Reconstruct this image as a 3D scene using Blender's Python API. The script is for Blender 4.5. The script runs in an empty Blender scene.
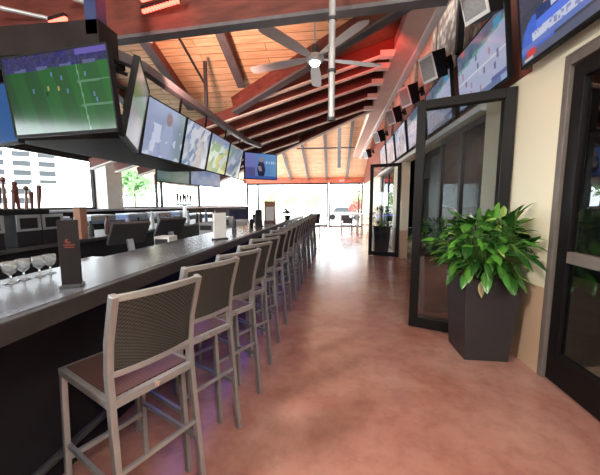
import bpy, bmesh, math, random
from mathutils import Vector, Matrix
rnd = random.Random(7)
scn = bpy.context.scene
COL = scn.collection
PI = math.pi

# ------------------------------------------------------------------ materials
def node_mat(name):
    m = bpy.data.materials.new(name); m.use_nodes = True
    nt = m.node_tree
    return m, nt, nt.nodes['Principled BSDF']
def mat(name, col, rough=.5, metal=0, var=0.0, scale=6, bump=0.0, bscale=None, emit=None, estr=0, spec=None, coat=0, stretch=None):
    m, nt, b = node_mat(name)
    b.inputs['Base Color'].default_value = (*col, 1)
    b.inputs['Roughness'].default_value = rough
    b.inputs['Metallic'].default_value = metal
    if spec is not None: b.inputs['Specular IOR Level'].default_value = spec
    if coat: b.inputs['Coat Weight'].default_value = coat; b.inputs['Coat Roughness'].default_value = .05
    tc = nt.nodes.new('ShaderNodeTexCoord')
    vec = tc.outputs['Object']
    if stretch:
        mp = nt.nodes.new('ShaderNodeMapping'); mp.inputs['Scale'].default_value = stretch
        nt.links.new(vec, mp.inputs['Vector']); vec = mp.outputs['Vector']
    n = nt.nodes.new('ShaderNodeTexNoise'); n.inputs['Scale'].default_value = scale; n.inputs['Detail'].default_value = 5
    nt.links.new(vec, n.inputs['Vector'])
    if var:
        r = nt.nodes.new('ShaderNodeValToRGB')
        r.color_ramp.elements[0].position = .3; r.color_ramp.elements[1].position = .7
        r.color_ramp.elements[0].color = (*[max(0, c*(1-var)) for c in col], 1)
        r.color_ramp.elements[1].color = (*[min(1, c*(1+var)) for c in col], 1)
        nt.links.new(n.outputs['Fac'], r.inputs['Fac']); nt.links.new(r.outputs['Color'], b.inputs['Base Color'])
    if bump:
        bp = nt.nodes.new('ShaderNodeBump'); bp.inputs['Strength'].default_value = bump; bp.inputs['Distance'].default_value = .01
        n2 = nt.nodes.new('ShaderNodeTexNoise'); n2.inputs['Scale'].default_value = bscale or scale*4
        nt.links.new(vec, n2.inputs['Vector']); nt.links.new(n2.outputs['Fac'], bp.inputs['Height']); nt.links.new(bp.outputs['Normal'], b.inputs['Normal'])
    if emit: b.inputs['Emission Color'].default_value = (*emit, 1); b.inputs['Emission Strength'].default_value = estr
    return m
def planks(name, c1, c2, mortar, w, along='x', rough=.55, length=2.4):
    m, nt, b = node_mat(name)
    tc = nt.nodes.new('ShaderNodeTexCoord'); mp = nt.nodes.new('ShaderNodeMapping')
    if along == 'y': mp.inputs['Rotation'].default_value = (0, 0, PI/2)
    nt.links.new(tc.outputs['Object'], mp.inputs['Vector'])
    br = nt.nodes.new('ShaderNodeTexBrick')
    br.inputs['Scale'].default_value = 1; br.inputs['Brick Width'].default_value = length; br.inputs['Row Height'].default_value = w
    br.inputs['Mortar Size'].default_value = .006; br.inputs['Mortar Smooth'].default_value = .3
    br.inputs['Color1'].default_value = (*c1, 1); br.inputs['Color2'].default_value = (*c2, 1); br.inputs['Mortar'].default_value = (*mortar, 1)
    nt.links.new(mp.outputs['Vector'], br.inputs['Vector'])
    m2 = nt.nodes.new('ShaderNodeMapping'); m2.inputs['Scale'].default_value = (1.2, 14, 14)
    nt.links.new(mp.outputs['Vector'], m2.inputs['Vector'])
    n = nt.nodes.new('ShaderNodeTexNoise'); n.inputs['Scale'].default_value = 2.2; n.inputs['Detail'].default_value = 6
    nt.links.new(m2.outputs['Vector'], n.inputs['Vector'])
    mx = nt.nodes.new('ShaderNodeMix'); mx.data_type = 'RGBA'; mx.blend_type = 'MULTIPLY'; mx.inputs['Factor'].default_value = .45
    rp = nt.nodes.new('ShaderNodeValToRGB'); rp.color_ramp.elements[0].position = .35; rp.color_ramp.elements[0].color = (.45, .35, .28, 1); rp.color_ramp.elements[1].position = .6
    nt.links.new(n.outputs['Fac'], rp.inputs['Fac'])
    nt.links.new(br.outputs['Color'], mx.inputs['A']); nt.links.new(rp.outputs['Color'], mx.inputs['B'])
    nt.links.new(mx.outputs['Result'], b.inputs['Base Color'])
    b.inputs['Roughness'].default_value = rough
    return m
def glass(name, tint=(.9, .95, .95), refl=.12, gl=(1, 1, 1), ior=1.5):
    m = bpy.data.materials.new(name); m.use_nodes = True; nt = m.node_tree
    nt.nodes.clear()
    o = nt.nodes.new('ShaderNodeOutputMaterial'); t = nt.nodes.new('ShaderNodeBsdfTransparent'); g = nt.nodes.new('ShaderNodeBsdfGlossy')
    mix = nt.nodes.new('ShaderNodeMixShader'); lw = nt.nodes.new('ShaderNodeFresnel'); lw.inputs['IOR'].default_value = ior
    ad = nt.nodes.new('ShaderNodeMath'); ad.operation = 'ADD'; ad.inputs[1].default_value = refl; ad.use_clamp = True
    t.inputs['Color'].default_value = (*tint, 1); g.inputs['Color'].default_value = (*gl, 1); g.inputs['Roughness'].default_value = .01
    nt.links.new(lw.outputs['Fac'], ad.inputs[0])
    ge = nt.nodes.new('ShaderNodeNewGeometry'); fr = nt.nodes.new('ShaderNodeMath'); fr.operation = 'SUBTRACT'; fr.inputs[0].default_value = 1
    mu = nt.nodes.new('ShaderNodeMath'); mu.operation = 'MULTIPLY'      # only the entry face of a pane reflects
    nt.links.new(ge.outputs['Backfacing'], fr.inputs[1]); nt.links.new(fr.outputs[0], mu.inputs[0]); nt.links.new(ad.outputs[0], mu.inputs[1]); nt.links.new(mu.outputs[0], mix.inputs['Fac'])
    nt.links.new(t.outputs[0], mix.inputs[1]); nt.links.new(g.outputs[0], mix.inputs[2]); nt.links.new(mix.outputs[0], o.inputs['Surface'])
    return m
def weave(name, dark, light, s=42, rough=.45):
    m, nt, b = node_mat(name)
    tc = nt.nodes.new('ShaderNodeTexCoord')
    sep = nt.nodes.new('ShaderNodeSeparateXYZ'); nt.links.new(tc.outputs['Object'], sep.inputs[0])
    def sn(sock, k, ph=0):
        a = nt.nodes.new('ShaderNodeMath'); a.operation = 'MULTIPLY_ADD'; a.inputs[1].default_value = k; a.inputs[2].default_value = ph
        nt.links.new(sock, a.inputs[0]); s_ = nt.nodes.new('ShaderNodeMath'); s_.operation = 'SINE'; nt.links.new(a.outputs[0], s_.inputs[0]); return s_.outputs[0]
    ad = nt.nodes.new('ShaderNodeMath'); ad.operation = 'ADD'
    nt.links.new(sep.outputs['Y'], ad.inputs[0]); nt.links.new(sep.outputs['Z'], ad.inputs[1])
    a = sn(sep.outputs['X'], s*2*PI/2); c = sn(ad.outputs[0], s*2*PI)
    mu = nt.nodes.new('ShaderNodeMath'); mu.operation = 'MULTIPLY_ADD'; mu.inputs[2].default_value = .5
    h = nt.nodes.new('ShaderNodeMath'); h.operation = 'MULTIPLY'; h.inputs[1].default_value = .5; nt.links.new(a, h.inputs[0])
    nt.links.new(h.outputs[0], mu.inputs[0]); nt.links.new(c, mu.inputs[1])
    r = nt.nodes.new('ShaderNodeValToRGB'); r.color_ramp.elements[0].position = .3; r.color_ramp.elements[1].position = .75
    r.color_ramp.elements[0].color = (*dark, 1); r.color_ramp.elements[1].color = (*light, 1)
    nt.links.new(mu.outputs[0], r.inputs['Fac']); nt.links.new(r.outputs['Color'], b.inputs['Base Color'])
    bp = nt.nodes.new('ShaderNodeBump'); bp.inputs['Strength'].default_value = .5; bp.inputs['Distance'].default_value = .004
    nt.links.new(mu.outputs[0], bp.inputs['Height']); nt.links.new(bp.outputs['Normal'], b.inputs['Normal'])
    b.inputs['Roughness'].default_value = rough
    return m

M = {}
M['alu'] = mat('alu', (.30, .30, .31), .36, .5, var=.06, scale=20)
M['wicker'] = weave('wicker', (.008, .009, .009), (.046, .052, .050), 85)
M['wicker_seat'] = weave('wicker_seat', (.03, .014, .010), (.14, .07, .055), 80, .35)
M['badge'] = mat('badge', (.8, .8, .82), .25, .8)
M['foot'] = mat('foot', (.03, .03, .03), .6)
M['bar_top'] = mat('bar_top', (.085, .092, .11), .27, .0, var=.25, scale=5, spec=.6)
M['bar_edge'] = mat('bar_edge', (.028, .024, .024), .35, 0, var=.25, scale=9)
M['bar_front'] = mat('bar_front', (.009, .008, .012), .7, 0, spec=.2, var=.2, scale=5)
M['blue_led'] = mat('blue_led', (.05, .05, .3), .4, emit=(.04, .08, 1), estr=6)
M['red_led'] = mat('red_led', (.6, .05, .04), .4, emit=(1, .07, .045), estr=5)
M['black'] = mat('black', (.010, .010, .012), .6, var=.2, spec=.15)
M['dark_header'] = mat('dark_header', (.018, .014, .014), .8, var=.3, scale=3, spec=.1)
M['charcoal'] = mat('charcoal', (.04, .04, .045), .4, .2, var=.15)
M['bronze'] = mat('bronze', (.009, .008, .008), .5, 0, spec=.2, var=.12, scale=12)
M['bronze_lit'] = mat('bronze_lit', (.17, .15, .135), .45, 0, spec=.3, var=.1, scale=12)  # paler copy of bronze, light on the metal put into the colour
M['steel_grey'] = mat('steel_grey', (.11, .11, .125), .5, .1, var=.15, scale=8)
M['pole'] = mat('pole', (.42, .43, .45), .4, .4, var=.12, scale=10)
M['redwood'] = mat('redwood', (.13, .032, .024), .5, var=.4, scale=3, stretch=(1, 5, 5))
M['redpaint'] = mat('redpaint', (.15, .033, .026), .5, var=.25, scale=3)
M['brownwood'] = mat('brownwood', (.115, .065, .045), .6, var=.35, scale=3, stretch=(1, 6, 6))
M['cream_trim'] = mat('cream_trim', (.86, .82, .76), .5, var=.06)
M['white_trim'] = mat('white_trim', (.92, .94, .96), .5, var=.04)
M['pink_soffit'] = mat('pink_soffit', (.72, .52, .44), .6, var=.08, scale=4)
M['header_sunlit_red'] = mat('header_sunlit_red', (.50, .13, .07), .6, var=.2)  # brighter than redpaint: sunlight on the end header put into the colour
M['red_wall'] = mat('red_wall', (.25, .07, .045), .6, var=.3, scale=4)
M['concrete_out'] = mat('concrete_out', (.62, .60, .57), .8, var=.1, scale=.8)
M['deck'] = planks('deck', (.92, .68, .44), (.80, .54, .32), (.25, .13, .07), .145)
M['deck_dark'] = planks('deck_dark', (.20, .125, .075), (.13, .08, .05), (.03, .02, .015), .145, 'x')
M['ext_white'] = mat('ext_white', (.82, .80, .75), .8, var=.05, scale=1)
M['ext_grey'] = mat('ext_grey', (.45, .45, .47), .7, var=.1)
M['ext_window'] = mat('ext_window', (.05, .055, .06), .4, spec=.2)
M['stainless'] = mat('stainless', (.5, .53, .56), .28, .85, var=.12, scale=8)
M['white_plastic'] = mat('white_plastic', (.75, .77, .8), .4, var=.05)
M['planter'] = weave('planter', (.022, .020, .024), (.055, .05, .055), 70, .5)
M['soil'] = mat('soil', (.05, .03, .02), .9, var=.4, scale=30, bump=.6)
M['red_flower'] = mat('red_flower', (.6, .07, .06), .5)
M['fan_white'] = mat('fan_white', (.62, .64, .67), .4, .1, var=.05)
M['lamp_glass'] = mat('lamp_glass', (.9, .9, .85), .3, emit=(1, .95, .85), estr=9)
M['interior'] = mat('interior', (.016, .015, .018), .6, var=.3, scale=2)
M['beige_floor'] = mat('beige_floor', (.45, .36, .26), .5, var=.15, scale=3)
M['tap_red'] = mat('tap_red', (.07, .016, .013), .35, var=.3)
M['menu'] = mat('menu', (.010, .008, .009), .6, var=.25, scale=10, spec=.2)
M['menu_red'] = mat('menu_red', (.12, .022, .018), .5)
M['copper'] = mat('copper', (.28, .13, .08), .45, .2, var=.2)
M['grille'] = mat('grille', (.30, .32, .34), .7, var=.15, scale=60)
M['exit_red'] = mat('exit_red', (.7, .05, .04), .5, emit=(1, .1, .08), estr=1.5)
M['navy'] = mat('navy', (.02, .03, .09), .4, var=.2)
M['blue_item'] = mat('blue_item', (.18, .24, .42), .45, var=.2)
M['clearglass'] = mat('clearglass', (.78, .82, .85), .08, 0, spec=.9)
M['clearglass'].node_tree.nodes['Principled BSDF'].inputs['Transmission Weight'].default_value = .85
M['pane_clear'] = glass('pane_clear', (.95, .97, .97), .0, ior=1.12)
M['pane_dark'] = glass('pane_dark', (.86, .88, .88), .07)

# floor: stained polished concrete
def floor_mat():
    m, nt, b = node_mat('stained_concrete')
    tc = nt.nodes.new('ShaderNodeTexCoord')
    n1 = nt.nodes.new('ShaderNodeTexNoise'); n1.inputs['Scale'].default_value = 1.1; n1.inputs['Detail'].default_value = 7; n1.inputs['Roughness'].default_value = .62; n1.inputs['Distortion'].default_value = .6
    n2 = nt.nodes.new('ShaderNodeTexNoise'); n2.inputs['Scale'].default_value = 6.5; n2.inputs['Detail'].default_value = 9; n2.inputs['Roughness'].default_value = .7
    for n in (n1, n2): nt.links.new(tc.outputs['Object'], n.inputs['Vector'])
    r = nt.nodes.new('ShaderNodeValToRGB'); e = r.color_ramp.elements
    e[0].position = .33; e[0].color = (.36, .155, .122, 1); e[1].position = .72; e[1].color = (.52, .32, .27, 1)
    k = e.new(.52); k.color = (.44, .225, .185, 1)
    nt.links.new(n1.outputs['Fac'], r.inputs['Fac'])
    r2 = nt.nodes.new('ShaderNodeValToRGB'); r2.color_ramp.elements[0].position = .36; r2.color_ramp.elements[0].color = (.66, .60, .58, 1); r2.color_ramp.elements[1].position = .56
    nt.links.new(n2.outputs['Fac'], r2.inputs['Fac'])
    mx = nt.nodes.new('ShaderNodeMix'); mx.data_type = 'RGBA'; mx.blend_type = 'MULTIPLY'; mx.inputs['Factor'].default_value = .55
    nt.links.new(r.outputs['Color'], mx.inputs['A']); nt.links.new(r2.outputs['Color'], mx.inputs['B'])
    nt.links.new(mx.outputs['Result'], b.inputs['Base Color'])
    rr = nt.nodes.new('ShaderNodeMapRange'); rr.inputs['To Min'].default_value = .16; rr.inputs['To Max'].default_value = .32
    nt.links.new(n2.outputs['Fac'], rr.inputs['Value']); nt.links.new(rr.outputs['Result'], b.inputs['Roughness'])
    bp = nt.nodes.new('ShaderNodeBump'); bp.inputs['Strength'].default_value = .06; bp.inputs['Distance'].default_value = .01
    nt.links.new(n2.outputs['Fac'], bp.inputs['Height']); nt.links.new(bp.outputs['Normal'], b.inputs['Normal'])
    b.inputs['Specular IOR Level'].default_value = .9
    return m
M['floor'] = floor_mat()
# two-tone painted wall: cream above, tan below 0.78 m
def twotone():
    m, nt, b = node_mat('twotone_wall')
    g = nt.nodes.new('ShaderNodeNewGeometry'); s = nt.nodes.new('ShaderNodeSeparateXYZ'); nt.links.new(g.outputs['Position'], s.inputs[0])
    gt = nt.nodes.new('ShaderNodeMath'); gt.operation = 'GREATER_THAN'; gt.inputs[1].default_value = .78; nt.links.new(s.outputs['Z'], gt.inputs[0])
    mx = nt.nodes.new('ShaderNodeMix'); mx.data_type = 'RGBA'; mx.inputs['A'].default_value = (.66, .48, .32, 1); mx.inputs['B'].default_value = (.92, .86, .66, 1)
    nt.links.new(gt.outputs[0], mx.inputs['Factor']); nt.links.new(mx.outputs['Result'], b.inputs['Base Color']); b.inputs['Roughness'].default_value = .6
    n = nt.nodes.new('ShaderNodeTexNoise'); n.inputs['Scale'].default_value = 90
    bp = nt.nodes.new('ShaderNodeBump'); bp.inputs['Strength'].default_value = .12; bp.inputs['Distance'].default_value = .004
    nt.links.new(n.outputs['Fac'], bp.inputs['Height']); nt.links.new(bp.outputs['Normal'], b.inputs['Normal'])
    return m
M['twotone'] = twotone()
def stone():
    m, nt, b = node_mat('stone_cladding')
    tc = nt.nodes.new('ShaderNodeTexCoord'); v = nt.nodes.new('ShaderNodeTexVoronoi'); v.inputs['Scale'].default_value = 8
    nt.links.new(tc.outputs['Object'], v.inputs['Vector'])
    r = nt.nodes.new('ShaderNodeValToRGB'); e = r.color_ramp.elements; e[0].position = .2; e[0].color = (.34, .28, .22, 1); e[1].position = .62; e[1].color = (.10, .06, .045, 1)
    nt.links.new(v.outputs['Distance'], r.inputs['Fac']); nt.links.new(r.outputs['Color'], b.inputs['Base Color']); b.inputs['Roughness'].default_value = .8
    return m
M['stone'] = stone()
def leaf_mat():
    m, nt, b = node_mat('leaf')
    at = nt.nodes.new('ShaderNodeAttribute'); at.attribute_name = 'leafcol'
    nt.links.new(at.outputs['Color'], b.inputs['Base Color']); b.inputs['Roughness'].default_value = .26
    b.inputs['Subsurface Weight'].default_value = 0
    return m
M['leaf'] = leaf_mat()
def screen_mat(name, strength, sat=1):
    m, nt, b = node_mat(name)
    at = nt.nodes.new('ShaderNodeAttribute'); at.attribute_name = 'scr'
    b.inputs['Base Color'].default_value = (.01, .01, .012, 1); b.inputs['Roughness'].default_value = .14
    nt.links.new(at.outputs['Color'], b.inputs['Emission Color']); b.inputs['Emission Strength'].default_value = strength
    b.inputs['Specular IOR Level'].default_value = .8
    return m
M['screen'] = screen_mat('screen', .46)

# ------------------------------------------------------------------ geometry helpers
class MB:
    def __init__(s): s.v = []; s.f = []; s.sm = []
    def add(s, vs, fs, smooth=False):
        k = len(s.v); s.v += [tuple(v) for v in vs]; s.f += [tuple(i+k for i in f) for f in fs]; s.sm += [smooth]*len(fs); return s
    def box(s, x0, x1, y0, y1, z0, z1):
        vs = [(x, y, z) for x in (x0, x1) for y in (y0, y1) for z in (z0, z1)]
        return s.add(vs, [(0, 1, 3, 2), (4, 6, 7, 5), (0, 4, 5, 1), (2, 3, 7, 6), (0, 2, 6, 4), (1, 5, 7, 3)])
    def cbox(s, c, d): return s.box(c[0]-d[0]/2, c[0]+d[0]/2, c[1]-d[1]/2, c[1]+d[1]/2, c[2]-d[2]/2, c[2]+d[2]/2)
    def bar(s, a, b, w, h, up=(0, 0, 1)):
        a = Vector(a); b = Vector(b); d = (b-a).normalized(); u = Vector(up)
        if abs(d.dot(u)) > .98: u = Vector((0, 1, 0))
        r = d.cross(u).normalized(); u = r.cross(d).normalized()
        vs = []
        for p in (a, b):
            for i, j in ((-1, -1), (1, -1), (1, 1), (-1, 1)): vs.append(p + r*(i*w/2) + u*(j*h/2))
        return s.add(vs, [(3, 2, 1, 0), (4, 5, 6, 7), (0, 1, 5, 4), (1, 2, 6, 5), (2, 3, 7, 6), (3, 0, 4, 7)])
    def sweep(s, pts, w, h, side):          # rectangular section along a polyline, `side` = constant width axis
        side = Vector(side).normalized(); P = [Vector(p) for p in pts]; vs = []; fs = []
        for i, p in enumerate(P):
            d = (P[min(i+1, len(P)-1)] - P[max(i-1, 0)]).normalized(); n = side.cross(d).normalized()
            for a, b in ((-1, -1), (1, -1), (1, 1), (-1, 1)): vs.append(p + side*(a*w/2) + n*(b*h/2))
        for i in range(len(P)-1):
            for k in range(4): fs.append((i*4+k, i*4+(k+1) % 4, i*4+4+(k+1) % 4, i*4+4+k))
        n = len(P)*4
        fs += [(3, 2, 1, 0), (n-4, n-3, n-2, n-1)]
        return s.add(vs, fs)
    def tube(s, pts, r, n=10, r1=None, cap=True):
        P = [Vector(p) for p in pts]; vs = []; fs = []
        for i, p in enumerate(P):
            d = (P[min(i+1, len(P)-1)] - P[max(i-1, 0)]).normalized()
            u = Vector((0, 0, 1)) if abs(d.z) < .95 else Vector((0, 1, 0))
            a = d.cross(u).normalized(); b = a.cross(d)
            rr = r + ((r1-r)*i/(len(P)-1) if r1 is not None else 0)
            for k in range(n): t = 2*PI*k/n; vs.append(p + a*(rr*math.cos(t)) + b*(rr*math.sin(t)))
        for i in range(len(P)-1):
            for k in range(n): fs.append((i*n+k, i*n+(k+1) % n, (i+1)*n+(k+1) % n, (i+1)*n+k))
        s.add(vs, fs, True)
        if cap:
            s.add(vs[:n], [tuple(range(n-1, -1, -1))]); s.add(vs[-n:], [tuple(range(n))])
        return s
    def lathe(s, prof, c=(0, 0, 0), n=16):
        vs = []; fs = []
        for r, z in prof:
            for k in range(n): t = 2*PI*k/n; vs.append((c[0]+r*math.cos(t), c[1]+r*math.sin(t), c[2]+z))
        for i in range(len(prof)-1):
            for k in range(n): fs.append((i*n+k, i*n+(k+1) % n, (i+1)*n+(k+1) % n, (i+1)*n+k))
        s.add(vs, fs, True); s.add(vs[:n], [tuple(range(n-1, -1, -1))]); s.add(vs[-n:], [tuple(range(n))]); return s
    def frustum(s, b0, b1, t0, t1, z0, z1):  # rectangles centred on origin: bottom half sizes, top half sizes
        vs = [(-b0, -b1, z0), (b0, -b1, z0), (b0, b1, z0), (-b0, b1, z0), (-t0, -t1, z1), (t0, -t1, z1), (t0, t1, z1), (-t0, t1, z1)]
        return s.add(vs, [(3, 2, 1, 0), (4, 5, 6, 7), (0, 1, 5, 4), (1, 2, 6, 5), (2, 3, 7, 6), (3, 0, 4, 7)])
    def poly_prism(s, pts, d):               # extrude planar polygon pts (3D) by vector d
        d = Vector(d); n = len(pts); a = [Vector(p) for p in pts]; vs = a+[p+d for p in a]
        return s.add(vs, [tuple(range(n-1, -1, -1)), tuple(range(n, 2*n))]+[(i, (i+1) % n, n+(i+1) % n, n+i) for i in range(n)])
    def build(s, name, m, parent=None, bevel=0, loc=None, label=None):
        me = bpy.data.meshes.new(name); me.from_pydata([tuple(v) for v in s.v], [], s.f)
        bm = bmesh.new(); bm.from_mesh(me)
        bmesh.ops.recalc_face_normals(bm, faces=bm.faces[:]); bm.to_mesh(me); bm.free()
        for p, q in zip(me.polygons, s.sm): p.use_smooth = q
        me.materials.append(M[m] if isinstance(m, str) else m)
        o = bpy.data.objects.new(name, me); COL.objects.link(o)
        if parent: o.parent = parent
        if loc: o.location = loc
        if bevel:
            b = o.modifiers.new('bevel', 'BEVEL'); b.width = bevel; b.segments = 2; b.limit_method = 'ANGLE'
        if label: o['label'] = label
        return o
def tag(o, label=None, cat=None, group=None, kind=None):
    if label: o['label'] = label
    if cat: o['category'] = cat
    if group: o['group'] = group
    if kind: o['kind'] = kind
    return o
def thing(name, label, cat, loc=(0, 0, 0), rz=0, group=None, kind=None):
    o = bpy.data.objects.new(name, None); COL.objects.link(o); o.location = loc; o.rotation_euler = (0, 0, rz); o.empty_display_size = .1
    return tag(o, label, cat, group, kind)
def copy_tree(o, parent=None):
    c = o.copy(); COL.objects.link(c)
    if parent: c.parent = parent
    for ch in list(o.children): copy_tree(ch, c)
    return c
def struct(name, mb, m, parent=None, bevel=0, label=None):
    o = mb.build(name, m, parent, bevel)
    if not parent: o['kind'] = 'structure'
    if label: o['label'] = label
    return o

# ------------------------------------------------------------------ roof planes
def zD(y): return 6.10 - .37*y                     # big deck falling away from the viewer (underside)
def zJ(x): return 3.806 + .294*x                   # underside of the joists rising to the right
JH = .25

# ------------------------------------------------------------------ setting
struct('floor', MB().box(-6.2, 1.95, -3.0, 20.3, -.2, 0), 'floor', label='polished red-stained concrete floor')
tag(MB().box(-160, 60, -60, 200, -.5, -.21).build('ground_outside', 'concrete_out'), kind='structure')
# left wall : sill wall, header, column, posts
WL = -6.0
struct('wall_left', MB().box(WL-.2, WL, -3, 20.2, 0, 1.32).poly_prism([(WL-.2, -3, 2.59), (WL-.2, 7.9, 2.59), (WL-.2, 7.9, 3.15), (WL-.2, -3, 7.18)], (.2, 0, 0)), 'dark_header', label='dark sill wall and deep header of the left side windows')
struct('trim_1', MB().box(WL-.25, WL+.14, -3, 20.2, 1.32, 1.37), 'ext_grey', label='pale ledge under the left windows')
struct('wall_column', MB().box(WL-.12, WL+.28, 7.05, 7.62, 1.37, 2.95), 'cream_trim', bevel=.01, label='cream square column between the left windows')
def window(n, x0, x1, y0, y1, z0, z1, label, fm='bronze', t=.05, mull=()):
    w = thing('window_%d' % n, label, None, (0, 0, 0), kind='structure')
    f = MB(); dx = x1-x0; dy = y1-y0
    if dx < dy:      # in a wall running along Y
        c = (x0+x1)/2
        f.box(x0, x1, y0, y1, z0, z0+t).box(x0, x1, y0, y1, z1-t, z1).box(x0, x1, y0, y0+t, z0+t, z1-t).box(x0, x1, y1-t, y1, z0+t, z1-t)
        for m_ in mull: f.box(x0, x1, m_-t/2, m_+t/2, z0+t, z1-t)
        g = MB().box(c-.004, c+.004, y0+t, y1-t, z0+t, z1-t)
    else:
        c = (y0+y1)/2
        f.box(x0, x1, y0, y1, z0, z0+t).box(x0, x1, y0, y1, z1-t, z1).box(x0, x0+t, y0, y1, z0+t, z1-t).box(x1-t, x1, y0, y1, z0+t, z1-t)
        for m_ in mull: f.box(m_-t/2, m_+t/2, y0, y1, z0+t, z1-t)
        g = MB().box(x0+t, x1-t, c-.004, c+.004, z0+t, z1-t)
    f.build('window_frame', fm, w); g.build('window_pane', 'pane_clear', w)
    return w
struct('wall_back', MB().box(-6.2, 2.0, -3.2, -3.0, 0, 7.2), 'interior', label='plain wall behind the viewpoint')
window(1, WL-.12, WL-.04, -1.0, 7.05, 1.37, 2.59, 'wide left window in front of the white apartment block', mull=())
window(2, WL-.12, WL-.04, 7.62, 13.0, 1.37, 2.9, 'left window beyond the cream column', mull=(9.75, 10.05))
window(3, WL-.12, WL-.04, 13.0, 20.1, 1.37, 3.1, 'farthest left window, running up to the end wall')
# end wall
struct('wall_end', MB().box(-6.2, 2.0, 20.08, 20.3, 2.88, 3.5), 'header_sunlit_red', label='red header beam above the end windows')
window(4, -6.0, -.46, 20.12, 20.2, 0.0, 2.88, 'bright end window behind the bar', t=.11, mull=(-5.2,))
window(5, -.40, 1.8, 20.12, 20.2, 0.0, 2.88, 'end window facing the outdoor tables and red flowers', t=.09, mull=(1.55,))
# right wall
X0, X1 = 1.8, 2.0
struct('wall_right', MB().box(X0, X1, -3, .9, 0, 5.2).box(X0, X1, .9, 2.75, 2.66, 5.2).box(X0, X1, 2.75, 3.16, 0, 5.2).box(X0, X1, 3.16, 4.0, 0, 2.66)
       .box(X0, X1, 8.5, 9.7, 0, 2.66).box(X0, X1, 12.6, 20.1, 0, 2.66).box(X0, X1, 3.16, 4.0, 2.66, 2.72).box(X0, X1, 4.0, 20.1, 2.62, 2.72), 'twotone', label='cream painted wall with a tan lower band')
struct('wall_upper_right', MB().box(X0+.02, X1, 3.16, 20.1, 2.72, 5.2), 'red_wall', label='red brown upper wall behind the row of televisions')
struct('trim_2', MB().box(X0-.07, X0, 4.0, 12.6, 2.63, 2.71), 'white_trim', label='pale ledge over the folding door openings')
struct('trim_3', MB().box(X0-.03, X0+.02, 4.35, 6.2, 3.55, 5.0), 'stone', label='rough stone cladding patch above the televisions')
struct('trim_4', MB().box(1.62, 1.70, 4.55, 4.63, 3.55, 5.1).box(1.62, 1.70, 3.0, 16, 4.75, 4.85), 'black', label='black steel frame in front of the stone cladding')
for i, y in enumerate([4.58, 5.98, 7.40, 8.80, 10.2, 11.6]):
    struct('trim_%d' % (5+i), MB().box(X0-.05, X0+.02, y-.06, y+.06, 2.8, 4.7), 'brownwood', label='dark brown wall post between two televisions')
# restaurant room behind the right wall
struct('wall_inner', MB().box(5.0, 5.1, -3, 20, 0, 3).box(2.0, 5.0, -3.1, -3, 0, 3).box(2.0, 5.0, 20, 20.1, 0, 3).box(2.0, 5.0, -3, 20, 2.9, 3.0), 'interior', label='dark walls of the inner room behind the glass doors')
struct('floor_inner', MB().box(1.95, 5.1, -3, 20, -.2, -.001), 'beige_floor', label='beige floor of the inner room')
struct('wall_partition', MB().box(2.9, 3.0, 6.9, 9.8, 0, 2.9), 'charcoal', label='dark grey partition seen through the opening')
# soffit and fascia along the right
struct('trim_11', MB().box(.97, 1.32, -3, 20.0, 4.12, 4.3), 'pink_soffit', label='pinkish soffit beam along the right side')
struct('trim_12', MB().box(1.32, 1.42, -3, 20.0, 4.06, 4.42), 'white_trim', label='white fascia edge of the soffit')
# ceiling decks
def valley(y): return (zD(y) - (3.806+JH)) / .294
Yv1 = (6.10 - (3.806+JH) - .294*1.32)/.37        # where the valley meets the right soffit
Yv2 = (6.10 - (3.806+JH) + .294*6.2)/.37
deckD = [(-6.6, -3.2), (1.32, -3.2), (1.32, Yv1), (-6.2, Yv2), (-6.6, Yv2)]
cd = thing('ceiling', 'pine board roof deck with steel-edged rafters', None, kind='structure')
MB().poly_prism([(x, y, zD(y)) for x, y in deckD], (0, 0, .06)).build('roof_deck', 'deck', cd)
zf = lambda y: 3.26 + .37*(20-y)
jp = [(1.32, Yv1), (1.32, 9.1), (-6.2, 13.0), (-6.2, Yv2)]
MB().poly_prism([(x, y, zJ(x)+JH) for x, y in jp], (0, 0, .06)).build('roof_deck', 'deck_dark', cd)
MB().poly_prism([(-6.6, 9.0, zf(9.0)), (2.2, 9.0, zf(9.0)), (2.2, 20.6, zf(20.6)), (-6.6, 20.6, zf(20.6))], (0, 0, .06)).build('roof_deck', 'deck', cd)
MB().box(1.42, 2.2, -3.2, 20.2, 5.2, 5.26).build('roof_deck', 'black', cd)
k = 13
def beam(label, a, b, h, w, web, flange, fh=.035, fw=None):
    """web between a and b (bottom line), flange plate under it"""
    global k
    t = thing('trim_%d' % k, label, None, kind='structure'); k += 1
    a = Vector(a); b = Vector(b)
    MB().bar(a+Vector((0, 0, fh+h/2)), b+Vector((0, 0, fh+h/2)), w, h).build('beam_web', web, t)
    MB().bar(a+Vector((0, 0, fh/2)), b+Vector((0, 0, fh/2)), fw or w*1.6, fh).build('beam_flange', flange, t)
    return t
# rafters under the near deck
for i, x in enumerate([-5.75, -4.43, -3.1, -1.80]):
    ye = min(6.4, (zD(0)-(3.806+JH) - .294*x)/.37) if x < -2.5 else 5.85
    beam('brown rafter under the near pine deck', (x, -3.0, zD(-3.0)-.235), (x, ye, zD(ye)-.235), .19, .09, 'redwood', 'steel_grey')
b_ = MB().bar((-2.57, 4.42, zD(4.42)-.06), (-2.57, 5.95, zD(5.95)-.06), .03, .03).build('trim_%d' % k, 'charcoal'); b_['kind'] = 'structure'; b_['label'] = 'thin dark sprinkler pipe under the pine deck'; k += 1
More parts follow.
